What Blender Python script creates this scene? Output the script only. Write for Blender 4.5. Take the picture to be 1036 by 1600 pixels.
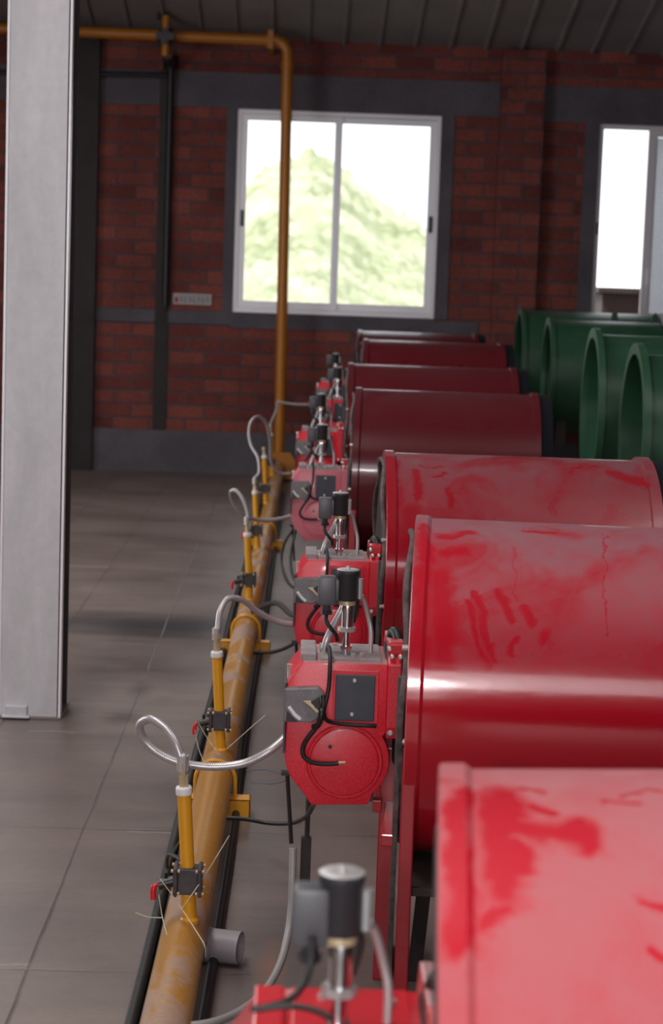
import bpy, bmesh, math, random
from math import sin, cos, pi, radians, sqrt
from mathutils import Vector, Matrix
random.seed(7)
for o in list(bpy.data.objects): bpy.data.objects.remove(o)
scn = bpy.context.scene
C = scn.collection

# ------------------------------------------------------------------ camera
FPX, CAMH = 3000.0, 1.45
def cam_axes(yaw=1.08, pitch=6.77, roll=2.0):
    y, p, r = radians(yaw), radians(pitch), radians(roll)
    f = Vector((sin(y)*cos(p), cos(y)*cos(p), -sin(p)))
    rt = Vector((cos(y), -sin(y), 0)); up = rt.cross(f)
    return rt*cos(r)+up*sin(r), up*cos(r)-rt*sin(r), f
AR, AU, AF = cam_axes()
cd = bpy.data.cameras.new('camera'); cam = bpy.data.objects.new('camera', cd); C.objects.link(cam)
m = Matrix.Identity(4)
for i in range(3):
    m[i][0], m[i][1], m[i][2] = AR[i], AU[i], -AF[i]
m[0][3], m[1][3], m[2][3] = 0, 0, CAMH
cam.matrix_world = m
cd.sensor_fit = 'VERTICAL'; cd.sensor_height = 36; cd.lens = 36*FPX/1600
cd.clip_start = .05; cd.clip_end = 2000
cd.dof.use_dof = True; cd.dof.focus_distance = 4.4; cd.dof.aperture_fstop = 6.0
scn.camera = cam

# ------------------------------------------------------------------ world, sun, lamps, exposure
scn.view_settings.view_transform = 'Standard'; scn.view_settings.look = 'None'
scn.view_settings.gamma = 1; scn.view_settings.use_curve_mapping = False
scn.view_settings.exposure = 0.0
w = bpy.data.worlds.new('sky'); scn.world = w; w.use_nodes = True
bg = w.node_tree.nodes['Background']; bg.inputs[0].default_value = (.93, .95, 1.0, 1); bg.inputs[1].default_value = 2.0

def lamp(name, kind, loc, rot, energy, color, **kw):
    l = bpy.data.lights.new(name, kind); l.energy = energy; l.color = color
    for k, v in kw.items(): setattr(l, k, v)
    o = bpy.data.objects.new(name, l); C.objects.link(o); o.location = loc; o.rotation_euler = rot
    return o
SUN = lamp('sun', 'SUN', (0, 0, 20), (radians(38), 0, radians(-62)), 1.9, (1, .96, .88), angle=.01)
# the camera's own flash, beside the lens as the camera is held upright
FLASH = lamp('camera_flash', 'AREA', (-.11, 0.03, CAMH-.01), (radians(85), 0, radians(-1)), 17, (1, .95, .96), shape='RECTANGLE', size=.06, size_y=.035)
# ambient fill lamps added out of view, behind the photographer and at the left
REAR_FILL = lamp('rear_fill', 'AREA', (-.6, -3.3, 1.9), (radians(90), 0, 0), 80, (1, .94, .94), shape='RECTANGLE', size=3.4, size_y=2.8)
SIDE_FILL = lamp('side_fill', 'AREA', (-4.3, 7.5, 1.7), (radians(90), 0, radians(-90)), 60, (.95, .97, 1), shape='RECTANGLE', size=3.4, size_y=2.4)

# fill lamps added under the solid roof to brighten floor and drum tops
for lx, ly, e in ((-1.6, 3.0, 200), (2.6, 3.0, 60), (-1.8, 9.5, 110)):
    lamp('roof_fill', 'AREA', (lx, ly, 3.19+.235*(14.45-ly)-.06), (radians(-13.2), 0, 0), e, (1, .95, .93), shape='RECTANGLE', size=1.2, size_y=4.5)

# ------------------------------------------------------------------ materials
def mat(name, col=(.5, .5, .5), rough=.5, metal=0, coat=0, spec=.5):
    mt = bpy.data.materials.new(name); mt.use_nodes = True
    b = mt.node_tree.nodes['Principled BSDF']
    b.inputs['Base Color'].default_value = (*col, 1); b.inputs['Roughness'].default_value = rough
    b.inputs['Metallic'].default_value = metal; b.inputs['Coat Weight'].default_value = coat
    b.inputs['Coat Roughness'].default_value = .09
    b.inputs['Specular IOR Level'].default_value = spec
    return mt
class N:
    """tiny node helper"""
    def __init__(s, mt): s.t = mt.node_tree; s.b = s.t.nodes['Principled BSDF']
    def n(s, kind, **kw):
        x = s.t.nodes.new(kind)
        for k, v in kw.items():
            if hasattr(x, k) and not isinstance(v, tuple): setattr(x, k, v)
        return x
    def l(s, a, b): s.t.links.new(a, b)
    def coord(s, which='Object', scale=(1, 1, 1), loc=(0, 0, 0), rot=(0, 0, 0), rnd=0):
        tc = s.n('ShaderNodeTexCoord'); mp = s.n('ShaderNodeMapping')
        mp.inputs['Scale'].default_value = scale; mp.inputs['Location'].default_value = loc; mp.inputs['Rotation'].default_value = rot
        s.l(tc.outputs[which], mp.inputs[0])
        if rnd:
            oi = s.n('ShaderNodeObjectInfo'); mu = s.n('ShaderNodeMath', operation='MULTIPLY'); mu.inputs[1].default_value = rnd
            s.l(oi.outputs['Random'], mu.inputs[0]); va = s.n('ShaderNodeVectorMath', operation='ADD')
            s.l(mp.outputs[0], va.inputs[0]); s.l(mu.outputs[0], va.inputs[1]); return va.outputs[0]
        return mp.outputs[0]
    def noise(s, vec, scale=5, detail=3, rough=.5, dist=0):
        x = s.n('ShaderNodeTexNoise'); x.inputs['Scale'].default_value = scale; x.inputs['Detail'].default_value = detail
        x.inputs['Roughness'].default_value = rough; x.inputs['Distortion'].default_value = dist
        s.l(vec, x.inputs['Vector']); return x.outputs['Fac']
    def ramp(s, fac, stops):
        x = s.n('ShaderNodeValToRGB'); e = x.color_ramp.elements
        while len(e) < len(stops): e.new(.5)
        for i, (p, c) in enumerate(stops):
            e[i].position = p; e[i].color = (*c, 1) if isinstance(c, tuple) else (c, c, c, 1)
        s.l(fac, x.inputs[0]); return x.outputs[0]
    def mix(s, fac, a, b, mode='MIX'):
        x = s.n('ShaderNodeMix'); x.data_type = 'RGBA'; x.blend_type = mode
        for i, v in ((0, fac), (6, a), (7, b)):
            if isinstance(v, (int, float)): x.inputs[i].default_value = v
            elif isinstance(v, tuple): x.inputs[i].default_value = (*v, 1)
            else: s.l(v, x.inputs[i])
        return x.outputs[2]
    def math(s, op, a, b=0, clamp=False):
        x = s.n('ShaderNodeMath', operation=op); x.use_clamp = clamp
        for i, v in enumerate((a, b)):
            if isinstance(v, (int, float)): x.inputs[i].default_value = v
            else: s.l(v, x.inputs[i])
        return x.outputs[0]
    def bump(s, h, strength=.3, dist=.01):
        x = s.n('ShaderNodeBump'); x.inputs['Strength'].default_value = strength; x.inputs['Distance'].default_value = dist
        s.l(h, x.inputs['Height']); s.l(x.outputs[0], s.b.inputs['Normal'])
    def sep(s, vec):
        x = s.n('ShaderNodeSeparateXYZ'); s.l(vec, x.inputs[0]); return x.outputs
M = {}

# brick wall
def brick_mat(name, rot, loc=(0, 0, 0)):
    mt = mat(name, rough=.9, spec=.2); h = N(mt)
    v = h.coord('Object', rot=rot, loc=loc)
    b = h.n('ShaderNodeTexBrick'); h.l(v, b.inputs['Vector'])
    b.inputs['Color1'].default_value = (.25, .078, .062, 1); b.inputs['Color2'].default_value = (.12, .038, .036, 1)
    b.inputs['Mortar'].default_value = (.10, .080, .088, 1)
    b.inputs['Scale'].default_value = 1; b.inputs['Mortar Size'].default_value = .0085
    b.inputs['Mortar Smooth'].default_value = .3; b.inputs['Bias'].default_value = -.25
    b.inputs['Brick Width'].default_value = .272; b.inputs['Row Height'].default_value = .1012
    b.offset = .5; b.squash = 1
    n1 = h.noise(v, 2.2, 3); n2 = h.noise(v, 40, 4)
    c = h.mix(.55, b.outputs['Color'], h.ramp(n1, [(.3, (.55, .5, .52)), (.7, (1.35, 1.2, 1.15))]), 'MULTIPLY')
    c = h.mix(.35, c, h.ramp(n2, [(.3, .5), (.7, 1.3)]), 'MULTIPLY')
    h.l(c, h.b.inputs['Base Color']); h.bump(h.math('SUBTRACT', h.math('MULTIPLY', n2, .3), b.outputs['Fac']), .6, .012)
    return mt
M['brick'] = brick_mat('brick', (radians(-90), 0, 0), (.04, 0, .03))
M['brick_side'] = brick_mat('brick_side', (radians(-90), radians(0), radians(90)))

def rough_mat(name, c1, c2, scale=3, rough=.85, bump=.15, fine=60, spec=.3):
    mt = mat(name, rough=rough, spec=spec); h = N(mt); v = h.coord('Object')
    n1 = h.noise(v, scale, 6, .6); n2 = h.noise(v, fine, 3)
    c = h.mix(h.ramp(n1, [(.3, 0.0), (.7, 1.0)]), c1, c2)
    c = h.mix(.3, c, h.ramp(n2, [(.3, .6), (.7, 1.3)]), 'MULTIPLY')
    h.l(c, h.b.inputs['Base Color']); h.bump(n2, bump, .004); return mt
M['render'] = rough_mat('grey_cement', (.085, .078, .092), (.13, .120, .138))
M['duct'] = rough_mat('dark_brown_steel', (.022, .018, .018), (.040, .032, .033), 6, .6, .05)
M['sheet'] = rough_mat('roof_sheet', (.20, .182, .182), (.27, .245, .238), 1.5, .6, .03)
M['hill_far'] = rough_mat('outer_wall', (.55, .5, .5), (.62, .57, .56), 1)
M['outbuild'] = rough_mat('outer_wall_dark', (.10, .085, .08), (.14, .12, .115), 1)

# floor: power-floated concrete with sawn joints, stains
def floor_mat():
    mt = mat('concrete_floor', rough=.5, spec=.5); h = N(mt); v = h.coord('Object')
    x, y, z = h.sep(v)
    n1 = h.noise(v, 1.1, 6, .62, .4); n2 = h.noise(v, 30, 5, .7)
    vs = h.coord('Object', scale=(.6, 3.2, 1)); n3 = h.noise(vs, 3, 5, .65, .6)
    c = h.mix(h.ramp(n1, [(.32, 0.0), (.68, 1.0)]), (.128, .102, .092), (.215, .172, .154))
    c = h.mix(.6, c, h.ramp(n3, [(.3, (.72, .74, .76)), (.7, (1.14, 1.1, 1.07))]), 'MULTIPLY')
    c = h.mix(.3, c, h.ramp(n2, [(.3, .75), (.7, 1.2)]), 'MULTIPLY')
    def line(co, off, per, wid, wob=.008):
        a = h.math('ADD', co, -off)
        a = h.math('ADD', a, h.math('MULTIPLY', h.math('SUBTRACT', h.noise(v, 2.5, 4), .5), wob))
        a = h.math('DIVIDE', a, per); a = h.math('SUBTRACT', a, h.math('ROUND', a))
        a = h.math('ABSOLUTE', h.math('MULTIPLY', a, per))
        return h.math('SUBTRACT', 1, h.math('DIVIDE', a, wid), True)
    jx = h.math('MULTIPLY', line(x, -.528, .398, .006, .014), h.ramp(h.noise(v, 2.3, 4, .6), [(.36, .25), (.6, 1.0)])); jy = line(y, 4.95, 1.05, .009, .03)
    br = h.ramp(h.noise(v, 2.7, 3), [(.44, .05), (.62, .8)])
    jy = h.math('MULTIPLY', jy, br)
    j = h.math('MAXIMUM', jx, h.math('MULTIPLY', jy, .8))
    c = h.mix(h.math('MULTIPLY', j, .75), c, (.05, .04, .037))
    # dark strip across the floor, 8 m out, and an oil patch
    def blob(cx, cy, sx, sy, nz=.9):
        dx = h.math('DIVIDE', h.math('ADD', x, -cx), sx); dy = h.math('DIVIDE', h.math('ADD', y, -cy), sy)
        r = h.math('SQRT', h.math('ADD', h.math('MULTIPLY', dx, dx), h.math('MULTIPLY', dy, dy)))
        r = h.math('ADD', r, h.math('MULTIPLY', h.math('SUBTRACT', n3, .5), nz))
        return h.math('SUBTRACT', 1.25, r, True)
    c = h.mix(h.math('MULTIPLY', blob(-.5, 7.95, .75, .33), .95), c, (.030, .029, .032))
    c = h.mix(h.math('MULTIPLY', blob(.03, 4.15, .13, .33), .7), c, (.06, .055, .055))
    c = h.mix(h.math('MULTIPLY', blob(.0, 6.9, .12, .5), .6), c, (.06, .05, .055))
    c = h.mix(h.math('MULTIPLY', blob(-.02, 3.95, .035, .16, 2.2), .7), c, (.27, .12, .07))
    c = h.mix(h.math('MULTIPLY', blob(-.555, 6.25, .07, .12, 1.2), .7), c, (.055, .035, .028))
    c = h.mix(h.math('MULTIPLY', blob(-.53, 6.7, .05, .15, 1.2), .6), c, (.06, .04, .03))
    def scratch(x0, x1, y0, wd):
        a = h.math('ABSOLUTE', h.math('ADD', h.math('ADD', y, -y0), h.math('MULTIPLY', h.math('SUBTRACT', h.noise(v, 7, 3), .5), .05)))
        a = h.math('SUBTRACT', 1, h.math('DIVIDE', a, wd), True)
        b = h.math('MULTIPLY', h.math('GREATER_THAN', x, x0), h.math('LESS_THAN', x, x1)); return h.math('MULTIPLY', a, b)
    for q in ((-1.16, -.93, 9.55, .05), (-.83, -.68, 6.02, .02), (-.62, -.53, 3.92, .010), (-.42, -.30, 4.93, .010)):
        c = h.mix(h.math('MULTIPLY', scratch(*q), .45), c, (.36, .30, .27))
    fs = h.noise(h.coord('Object', scale=(3, 30, 1)), 9, 4, .7)
    c = h.mix(.35, c, h.ramp(fs, [(.3, .74), (.7, 1.2)]), 'MULTIPLY')
    h.l(c, h.b.inputs['Base Color'])
    h.l(h.ramp(n1, [(.3, .32), (.7, .50)]), h.b.inputs['Roughness'])
    h.bump(h.math('SUBTRACT', h.math('MULTIPLY', n2, .25), j), .35, .006)
    return mt
M['floor'] = floor_mat()

# glossy red enamel, with pale dust lying on it, wiped clean in places
def red_mat(name, dust_amt, base=(.50, .008, .018), wipe=.5, rnd=9.0, rough=.27, top=.9):
    mt = mat(name, rough=rough, coat=.25); h = N(mt)
    v = h.coord('Object'); vr = h.coord('Object', scale=(1, 1, 1), rnd=rnd)
    x, y, z = h.sep(v)
    big = h.noise(vr, 2.6, 3, .55, 1.3); med = h.noise(vr, 9, 5, .6, .5); fine = h.noise(vr, 160, 2)
    vst = h.coord('Object', scale=(1, .25, .25), rnd=rnd); streak = h.noise(vst, 26, 4, .6, .6)
    # surface height on the drum: dust settles on the upward side
    g = h.n('ShaderNodeNewGeometry'); nx, ny, nz = h.sep(g.outputs['Normal'])
    nz = h.math('ABSOLUTE', nz)
    t = h.math('ADD', h.math('MULTIPLY', nz, top), .22)
    d = h.math('ADD', h.math('MULTIPLY', big, 1.6), h.math('MULTIPLY', med, .35))
    d = h.ramp(d, [(wipe+.36, 0.0), (wipe+.44, 1.0)])
    s2 = h.ramp(streak, [(.40, .72), (.55, 1.0)])
    d = h.math('MULTIPLY', d, h.math('MULTIPLY', t, s2))
    d = h.math('MULTIPLY', d, dust_amt, True)
    d = h.math('MAXIMUM', d, h.math('MULTIPLY', t, dust_amt*.18), True)
    c = h.mix(h.math('MULTIPLY', fine, .35), base, tuple(k*.72 for k in base))
    c = h.mix(d, c, (.52, .30, .30))
    h.l(c, h.b.inputs['Base Color'])
    h.l(h.math('ADD', h.math('MULTIPLY', d, .45), rough, True), h.b.inputs['Roughness'])
    vb = h.coord('Object', scale=(3, 12, 12), rnd=rnd)
    h.bump(h.noise(vb, 6, 3), .06, .01)
    return mt
def drum_mat(name, strokes, fade, amt, dust, base=(.50, .007, .016), rough=.2, coat=.55, noise_lo=.35, floor_=.0, rnd=3.0, wipe=.85):
    """enamel whose dust has been wiped off along the listed strokes: ((x, s), (x, s), r), s = arc height above the drum's side"""
    mt = mat(name, rough=rough, coat=coat); h = N(mt); v = h.coord('Object')
    x, y, z = h.sep(v); vn = h.coord('Object', loc=(rnd, rnd*.7, 0))
    ang = h.math('ARCTAN2', z, h.math('MULTIPLY', y, -1)); arc_ = h.math('MULTIPLY', ang, .347)
    big = h.noise(vn, 4.5, 4, .6, .8); med = h.noise(vn, 16, 5, .65, .6)
    wob = h.math('MULTIPLY', h.math('SUBTRACT', med, .5), .06); wob2 = h.math('MULTIPLY', h.math('SUBTRACT', big, .5), .03)
    px = h.math('ADD', h.math('ADD', x, wob), wob2); ps = h.math('ADD', h.math('SUBTRACT', arc_, wob), wob2)
    clean = None
    for (ax, as_), (bx, bs), r in strokes:
        dx, ds = bx-ax, bs-as_; L = dx*dx+ds*ds+1e-9
        ux = h.math('SUBTRACT', px, ax); us = h.math('SUBTRACT', ps, as_)
        t = h.math('DIVIDE', h.math('ADD', h.math('MULTIPLY', ux, dx), h.math('MULTIPLY', us, ds)), L, True)
        ex = h.math('SUBTRACT', ux, h.math('MULTIPLY', t, dx)); es = h.math('SUBTRACT', us, h.math('MULTIPLY', t, ds))
        d = h.math('SQRT', h.math('ADD', h.math('MULTIPLY', ex, ex), h.math('MULTIPLY', es, es)))
        k = h.math('DIVIDE', h.math('SUBTRACT', r*1.5, d), max(r*1.0, .003), True)
        clean = k if clean is None else h.math('MAXIMUM', clean, k)
    # dust lies thick on the crown and thins out down the side
    prof = h.math('DIVIDE', h.math('SUBTRACT', arc_, fade[0]), fade[1]-fade[0], True)
    dd = h.math('MULTIPLY', prof, h.ramp(big, [(noise_lo, .35), (noise_lo+.15, 1.0)]))
    dd = h.math('MULTIPLY', dd, h.ramp(med, [(.35, .72), (.6, 1.0)]))
    dd = h.math('MAXIMUM', h.math('MULTIPLY', dd, amt), floor_)
    if clean is not None: dd = h.math('MULTIPLY', dd, h.math('SUBTRACT', 1, h.math('MULTIPLY', clean, wipe)))
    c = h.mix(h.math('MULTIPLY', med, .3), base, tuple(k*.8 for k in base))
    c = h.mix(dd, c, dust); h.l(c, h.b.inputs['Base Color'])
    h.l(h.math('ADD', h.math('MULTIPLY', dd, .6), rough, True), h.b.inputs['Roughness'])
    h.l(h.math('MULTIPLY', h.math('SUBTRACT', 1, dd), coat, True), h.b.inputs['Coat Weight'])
    h.bump(h.noise(h.coord('Object', scale=(2, 5, 5)), 9, 2), .04, .006)
    return mt
ST4 = [((0.058, 0.289), (0.069, 0.082), 0.022), ((0.125, 0.257), (0.161, 0.124), 0.008), ((0.113, 0.232), (0.141, 0.128), 0.006), ((0.164, 0.264), (0.197, 0.202), 0.007), ((0.221, 0.225), (0.235, 0.196), 0.009), ((0.259, 0.178), (0.262, 0.165), 0.011), ((0.208, 0.165), (0.199, 0.135), 0.007), ((0.184, 0.243), (0.187, 0.222), 0.006), ((0.055, 0.425), (0.113, 0.446), 0.016), ((0.056, 0.361), (0.094, 0.374), 0.014), ((0.223, 0.473), (0.272, 0.471), 0.006), ((0.151, 0.11), (0.154, 0.086), 0.008), ((0.196, 0.406), (0.204, 0.244), 0.0015), ((0.384, 0.47), (0.372, 0.267), 0.002), ((0.372, 0.267), (0.387, 0.178), 0.0018), ((0.021, 0.295), (0.031, -0.099), 0.02), ((0.015, 0.47), (0.023, 0.295), 0.012)]
ST5 = [((0.051, 0.495), (0.057, 0.35), 0.022), ((0.020, 0.494), (0.016, 0.285), 0.016), ((0.056, 0.444), (0.097, 0.424), 0.018), ((0.097, 0.424), (0.131, 0.429), 0.018), ((0.129, 0.443), (0.133, 0.411), 0.014), ((0.075, 0.478), (0.104, 0.456), 0.007), ((0.04, 0.31), (0.051, 0.323), 0.014), ((0.07, 0.511), (0.1, 0.503), 0.004), ((0.073, 0.406), (0.072, 0.373), 0.012), ((0.185, 0.343), (0.203, 0.334), 0.004), ((0.179, 0.298), (0.199, 0.283), 0.004), ((0.147, 0.495), (0.194, 0.481), 0.003), ((0.172, 0.503), (0.215, 0.512), 0.003)]
ST3 = [((0.084, 0.386), (0.09, 0.266), 0.012), ((0.103, 0.413), (0.158, 0.417), 0.004), ((0.137, 0.357), (0.174, 0.375), 0.006), ((0.171, 0.305), (0.173, 0.248), 0.008), ((0.646, 0.405), (0.713, 0.359), 0.02), ((0.518, 0.397), (0.552, 0.449), 0.006), ((0.569, 0.441), (0.59, 0.464), 0.005), ((0.064, 0.223), (0.073, 0.11), 0.03), ((.012, .45), (.012, 0), .02)]
M['red4'] = drum_mat('red_enamel_smeared', ST4, (.04, .42), .85, (.225, .122, .148), base=(.50, .006, .020), rough=.15)
M['red5'] = drum_mat('red_enamel_dusty', ST5, (-.45, .52), .85, (.48, .180, .195), wipe=.97, base=(.56, .008, .024), rough=.3, coat=.25, noise_lo=.2, floor_=.10, rnd=7)
M['red3'] = drum_mat('red_enamel_mid', ST3, (.06, .46), .75, (.150, .085, .100), base=(.36, .006, .018), rough=.15, rnd=5)
M['red_drum_shaded'] = drum_mat('red_enamel_shaded', [], (.20, .52), .35, (.075, .042, .048), base=(.115, .005, .010), rough=.26, coat=.35, rnd=11)  # same red enamel, base colour darkened for the shade on the far drums
M['red'] = red_mat('red_stand_enamel', .15, (.42, .008, .018), rough=.33)
def burner_red(name, base, sp):
    mt = mat(name, rough=.38, coat=.15); h = N(mt); v = h.coord('Object', rnd=5)
    f = h.noise(v, 420, 2); b = h.noise(v, 14, 4)
    c = h.mix(h.math('MULTIPLY', h.ramp(f, [(.52, 0.0), (.68, 1.0)]), sp), base, (.75, .25, .27))
    g = h.n('ShaderNodeNewGeometry'); nz = h.sep(g.outputs['Normal'])[2]
    up = h.math('MULTIPLY', h.ramp(nz, [(.75, 0.0), (.95, .85)]), h.ramp(b, [(.3, .7), (.6, 1.0)]))
    c = h.mix(up, c, (.36, .30, .30)); h.l(c, h.b.inputs['Base Color'])
    h.bump(f, .12, .002); return mt
M['burner_red'] = burner_red('burner_red_paint', (.72, .012, .034), .22)
M['burner_pink'] = burner_red('burner_pale_paint', (.66, .16, .21), .6)
M['burner_clean'] = mat('burner_bright_red', (.60, .014, .026), .3, coat=.3)
M['black'] = mat('black_plastic', (.014, .014, .016), .38)
M['shade_black'] = mat('matt_black_shade', (.006, .007, .012), .8, spec=.2)
M['rubber'] = mat('black_rubber', (.012, .012, .013), .5)
M['coil'] = mat('coil_black', (.03, .03, .034), .42)
M['coilbox'] = mat('coil_grey', (.085, .085, .095), .4)
M['panel'] = rough_mat('slate_panel', (.035, .04, .055), (.055, .06, .078), 20, .45, .05, 300, .5)
M['greycover'] = rough_mat('smoky_cover', (.12, .115, .125), (.24, .22, .23), 25, .35, .05, 200, .5)
M['white'] = mat('white_plastic', (.8, .8, .8), .45)
M['chrome'] = mat('chrome', (.72, .72, .74), .18, 1)
M['zinc'] = mat('zinc', (.58, .58, .58), .38, .6)
M['brass'] = mat('brass', (.60, .48, .30), .4, .35)
M['bolt'] = mat('bolt_steel', (.7, .67, .62), .35, .7)
M['alu'] = mat('aluminium_frame', (.80, .80, .84), .35, .2)
M['pvc'] = mat('grey_pvc', (.30, .27, .29), .45)
M['twine'] = mat('pale_twine', (.55, .52, .38), .8)
M['redgrip'] = mat('red_grip', (.55, .01, .012), .35)
M['blue'] = mat('blue_wire', (.03, .045, .12), .5)
M['valve'] = rough_mat('valve_iron', (.03, .025, .03), (.07, .055, .062), 30, .5, .1, 200, .5)
M['gasket'] = rough_mat('rope_seal', (.04, .035, .035), (.16, .13, .13), 30, .8, .3, 200)
M['darksteel'] = rough_mat('dark_steel', (.03, .025, .024), (.05, .042, .04), 8, .6, .1)
M['dirt'] = rough_mat('earth', (.25, .24, .16), (.4, .38, .28), .05)

def yellow_mat(name, base, dirt=0.0, dcol=(.25, .18, .15)):
    mt = mat(name, base, .35); h = N(mt); v = h.coord('Object')
    n = h.noise(v, 3.2, 5, .6, .4); f = h.noise(v, 90, 3)
    if dirt:
        g = h.n('ShaderNodeNewGeometry'); nz = h.sep(g.outputs['Normal'])[2]
        k = h.math('MULTIPLY', h.ramp(n, [(.50, .10), (.55, 1.0)]), h.ramp(nz, [(.0, .55), (.7, 1.0)]))
        k = h.math('MULTIPLY', k, dirt); c = h.mix(k, base, dcol)
        c = h.mix(.35, c, h.ramp(f, [(.3, .7), (.7, 1.2)]), 'MULTIPLY')
        h.l(c, h.b.inputs['Base Color']); h.l(h.math('ADD', h.math('MULTIPLY', k, .35), .3), h.b.inputs['Roughness'])
    return mt
M['yellow'] = yellow_mat('yellow_pipe_paint', (.72, .33, .014))
M['orange'] = yellow_mat('orange_pipe_paint', (.46, .165, .012))
M['yellow_dirty'] = yellow_mat('dusty_yellow_pipe', (.42, .20, .030), .92, (.34, .225, .17))

def column_mat():
    mt = mat('column_primer', rough=.45, metal=.1); h = N(mt); v = h.coord('Object', scale=(1, 1, .25))
    n = h.noise(v, 7, 5, .6, .5); n2 = h.noise(h.coord('Object'), 26, 5, .7)
    c = h.mix(h.ramp(n, [(.3, 0.0), (.7, 1.0)]), (.50, .505, .53), (.64, .64, .665))
    c = h.mix(.4, c, h.ramp(n2, [(.3, .85), (.6, 1.08)]), 'MULTIPLY')
    h.l(c, h.b.inputs['Base Color']); return mt
M['column'] = column_mat()

def green_mat():
    mt = mat('green_enamel', rough=.38); h = N(mt); v = h.coord('Object', rnd=5)
    n = h.noise(v, 6, 5, .6)
    c = h.mix(h.ramp(n, [(.3, 0.0), (.7, 1.0)]), (.020, .076, .038), (.034, .112, .062))
    h.l(c, h.b.inputs['Base Color']); return mt
M['green'] = green_mat()
def braid_mat(name, c1, c2, su=10, sv=260, metal=.85):
    mt = mat(name, rough=.35, metal=metal); h = N(mt)
    v = h.coord('UV', scale=(su, sv, 1)); ch = h.n('ShaderNodeTexChecker'); ch.inputs['Scale'].default_value = 1
    h.l(v, ch.inputs['Vector']); c = h.mix(ch.outputs['Fac'], c1, c2); h.l(c, h.b.inputs['Base Color'])
    h.bump(ch.outputs['Fac'], .3, .002); return mt
M['braid'] = braid_mat('steel_braid', (.66, .64, .64), (.36, .34, .35), 12, 430, .5)
M['braid_far'] = mat('steel_braid_plain', (.4, .38, .38), .4, .5)
M['conduit'] = mat('grey_conduit', (.30, .30, .29), .5, .15)
def glass_mat():
    mt = bpy.data.materials.new('window_glass'); mt.use_nodes = True; t = mt.node_tree; t.nodes.clear()
    o = t.nodes.new('ShaderNodeOutputMaterial'); a = t.nodes.new('ShaderNodeBsdfTransparent'); g = t.nodes.new('ShaderNodeBsdfGlossy')
    g.inputs['Roughness'].default_value = .03; a.inputs[0].default_value = (.93, .95, .94, 1)
    f = t.nodes.new('ShaderNodeFresnel'); f.inputs[0].default_value = 1.45; x = t.nodes.new('ShaderNodeMixShader')
    mm = t.nodes.new('ShaderNodeMath'); mm.operation = 'MULTIPLY'; mm.inputs[1].default_value = .2; t.links.new(f.outputs[0], mm.inputs[0]); t.links.new(mm.outputs[0], x.inputs[0]); t.links.new(a.outputs[0], x.inputs[1]); t.links.new(g.outputs[0], x.inputs[2]); t.links.new(x.outputs[0], o.inputs[0])
    return mt
M['glass'] = glass_mat()
def screen_mat():
    mt = mat('ribbed_blind', rough=.6); h = N(mt); v = h.coord('Object')
    z = h.sep(v)[2]; s = h.math('FRACT', h.math('MULTIPLY', z, 42))
    c = h.mix(h.ramp(s, [(.0, 0.0), (.25, 1.0), (.8, 1.0), (1.0, 0.0)]), (.66, .64, .69), (.85, .83, .88))
    h.l(c, h.b.inputs['Base Color'])
    tr = h.n('ShaderNodeBsdfTranslucent'); h.l(c, tr.inputs[0]); ms = h.n('ShaderNodeMixShader'); ms.inputs[0].default_value = .7
    out = h.t.nodes['Material Output']; h.l(h.b.outputs[0], ms.inputs[1]); h.l(tr.outputs[0], ms.inputs[2]); h.l(ms.outputs[0], out.inputs[0])
    return mt
M['screen'] = screen_mat()
def hill_mat():
    mt = mat('hill_scrub', rough=.95, spec=.05); h = N(mt); v = h.coord('Object')
    n = h.noise(v, .11, 6, .7, .6); n2 = h.noise(v, .5, 5, .75)
    c = h.ramp(n, [(.38, (.34, .37, .20)), (.5, (.50, .52, .33)), (.60, (.66, .64, .47))])
    c = h.mix(.6, c, h.ramp(n2, [(.35, .7), (.65, 1.25)]), 'MULTIPLY')
    h.l(c, h.b.inputs['Base Color']); return mt
M['hill'] = hill_mat()

# ------------------------------------------------------------------ mesh helpers
def T(*loc): return Matrix.Translation(loc)
def box(bm, x0, x1, y0, y1, z0, z1, mt=None):
    vs = [bm.verts.new((x, y, z)) for x in (x0, x1) for y in (y0, y1) for z in (z0, z1)]
    for f in ((0, 1, 3, 2), (4, 6, 7, 5), (0, 4, 5, 1), (2, 3, 7, 6), (0, 2, 6, 4), (1, 5, 7, 3)):
        bm.faces.new([vs[i] for i in f])
def frame_of(axis):
    a = Vector(axis).normalized(); h = Vector((0, 0, 1)) if abs(a.z) < .9 else Vector((1, 0, 0))
    u = a.cross(h).normalized(); return a, u, a.cross(u)
def lathe(bm, org, axis, prof, n=32, cap=True):
    """prof: list of (distance along axis, radius)"""
    a, u, v = frame_of(axis); org = Vector(org); rings = []
    for d, r in prof:
        if r < 1e-6: rings.append([bm.verts.new(org+a*d)])
        else: rings.append([bm.verts.new(org+a*d+(u*cos(2*pi*i/n)+v*sin(2*pi*i/n))*r) for i in range(n)])
    for p, q in zip(rings, rings[1:]):
        for i in range(n):
            j = (i+1) % n
            if len(p) == 1 and len(q) == 1: continue
            if len(p) == 1: bm.faces.new((p[0], q[i], q[j]))
            elif len(q) == 1: bm.faces.new((p[i], p[j], q[0]))
            else: bm.faces.new((p[i], p[j], q[j], q[i]))
    if cap:
        for r_ in (rings[0], rings[-1]):
            if len(r_) > 1: bm.faces.new(r_)
def cyl(bm, p0, p1, r, n=20, r1=None):
    d = Vector(p1)-Vector(p0); lathe(bm, p0, d, [(0, r), (d.length, r if r1 is None else r1)], n)
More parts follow.
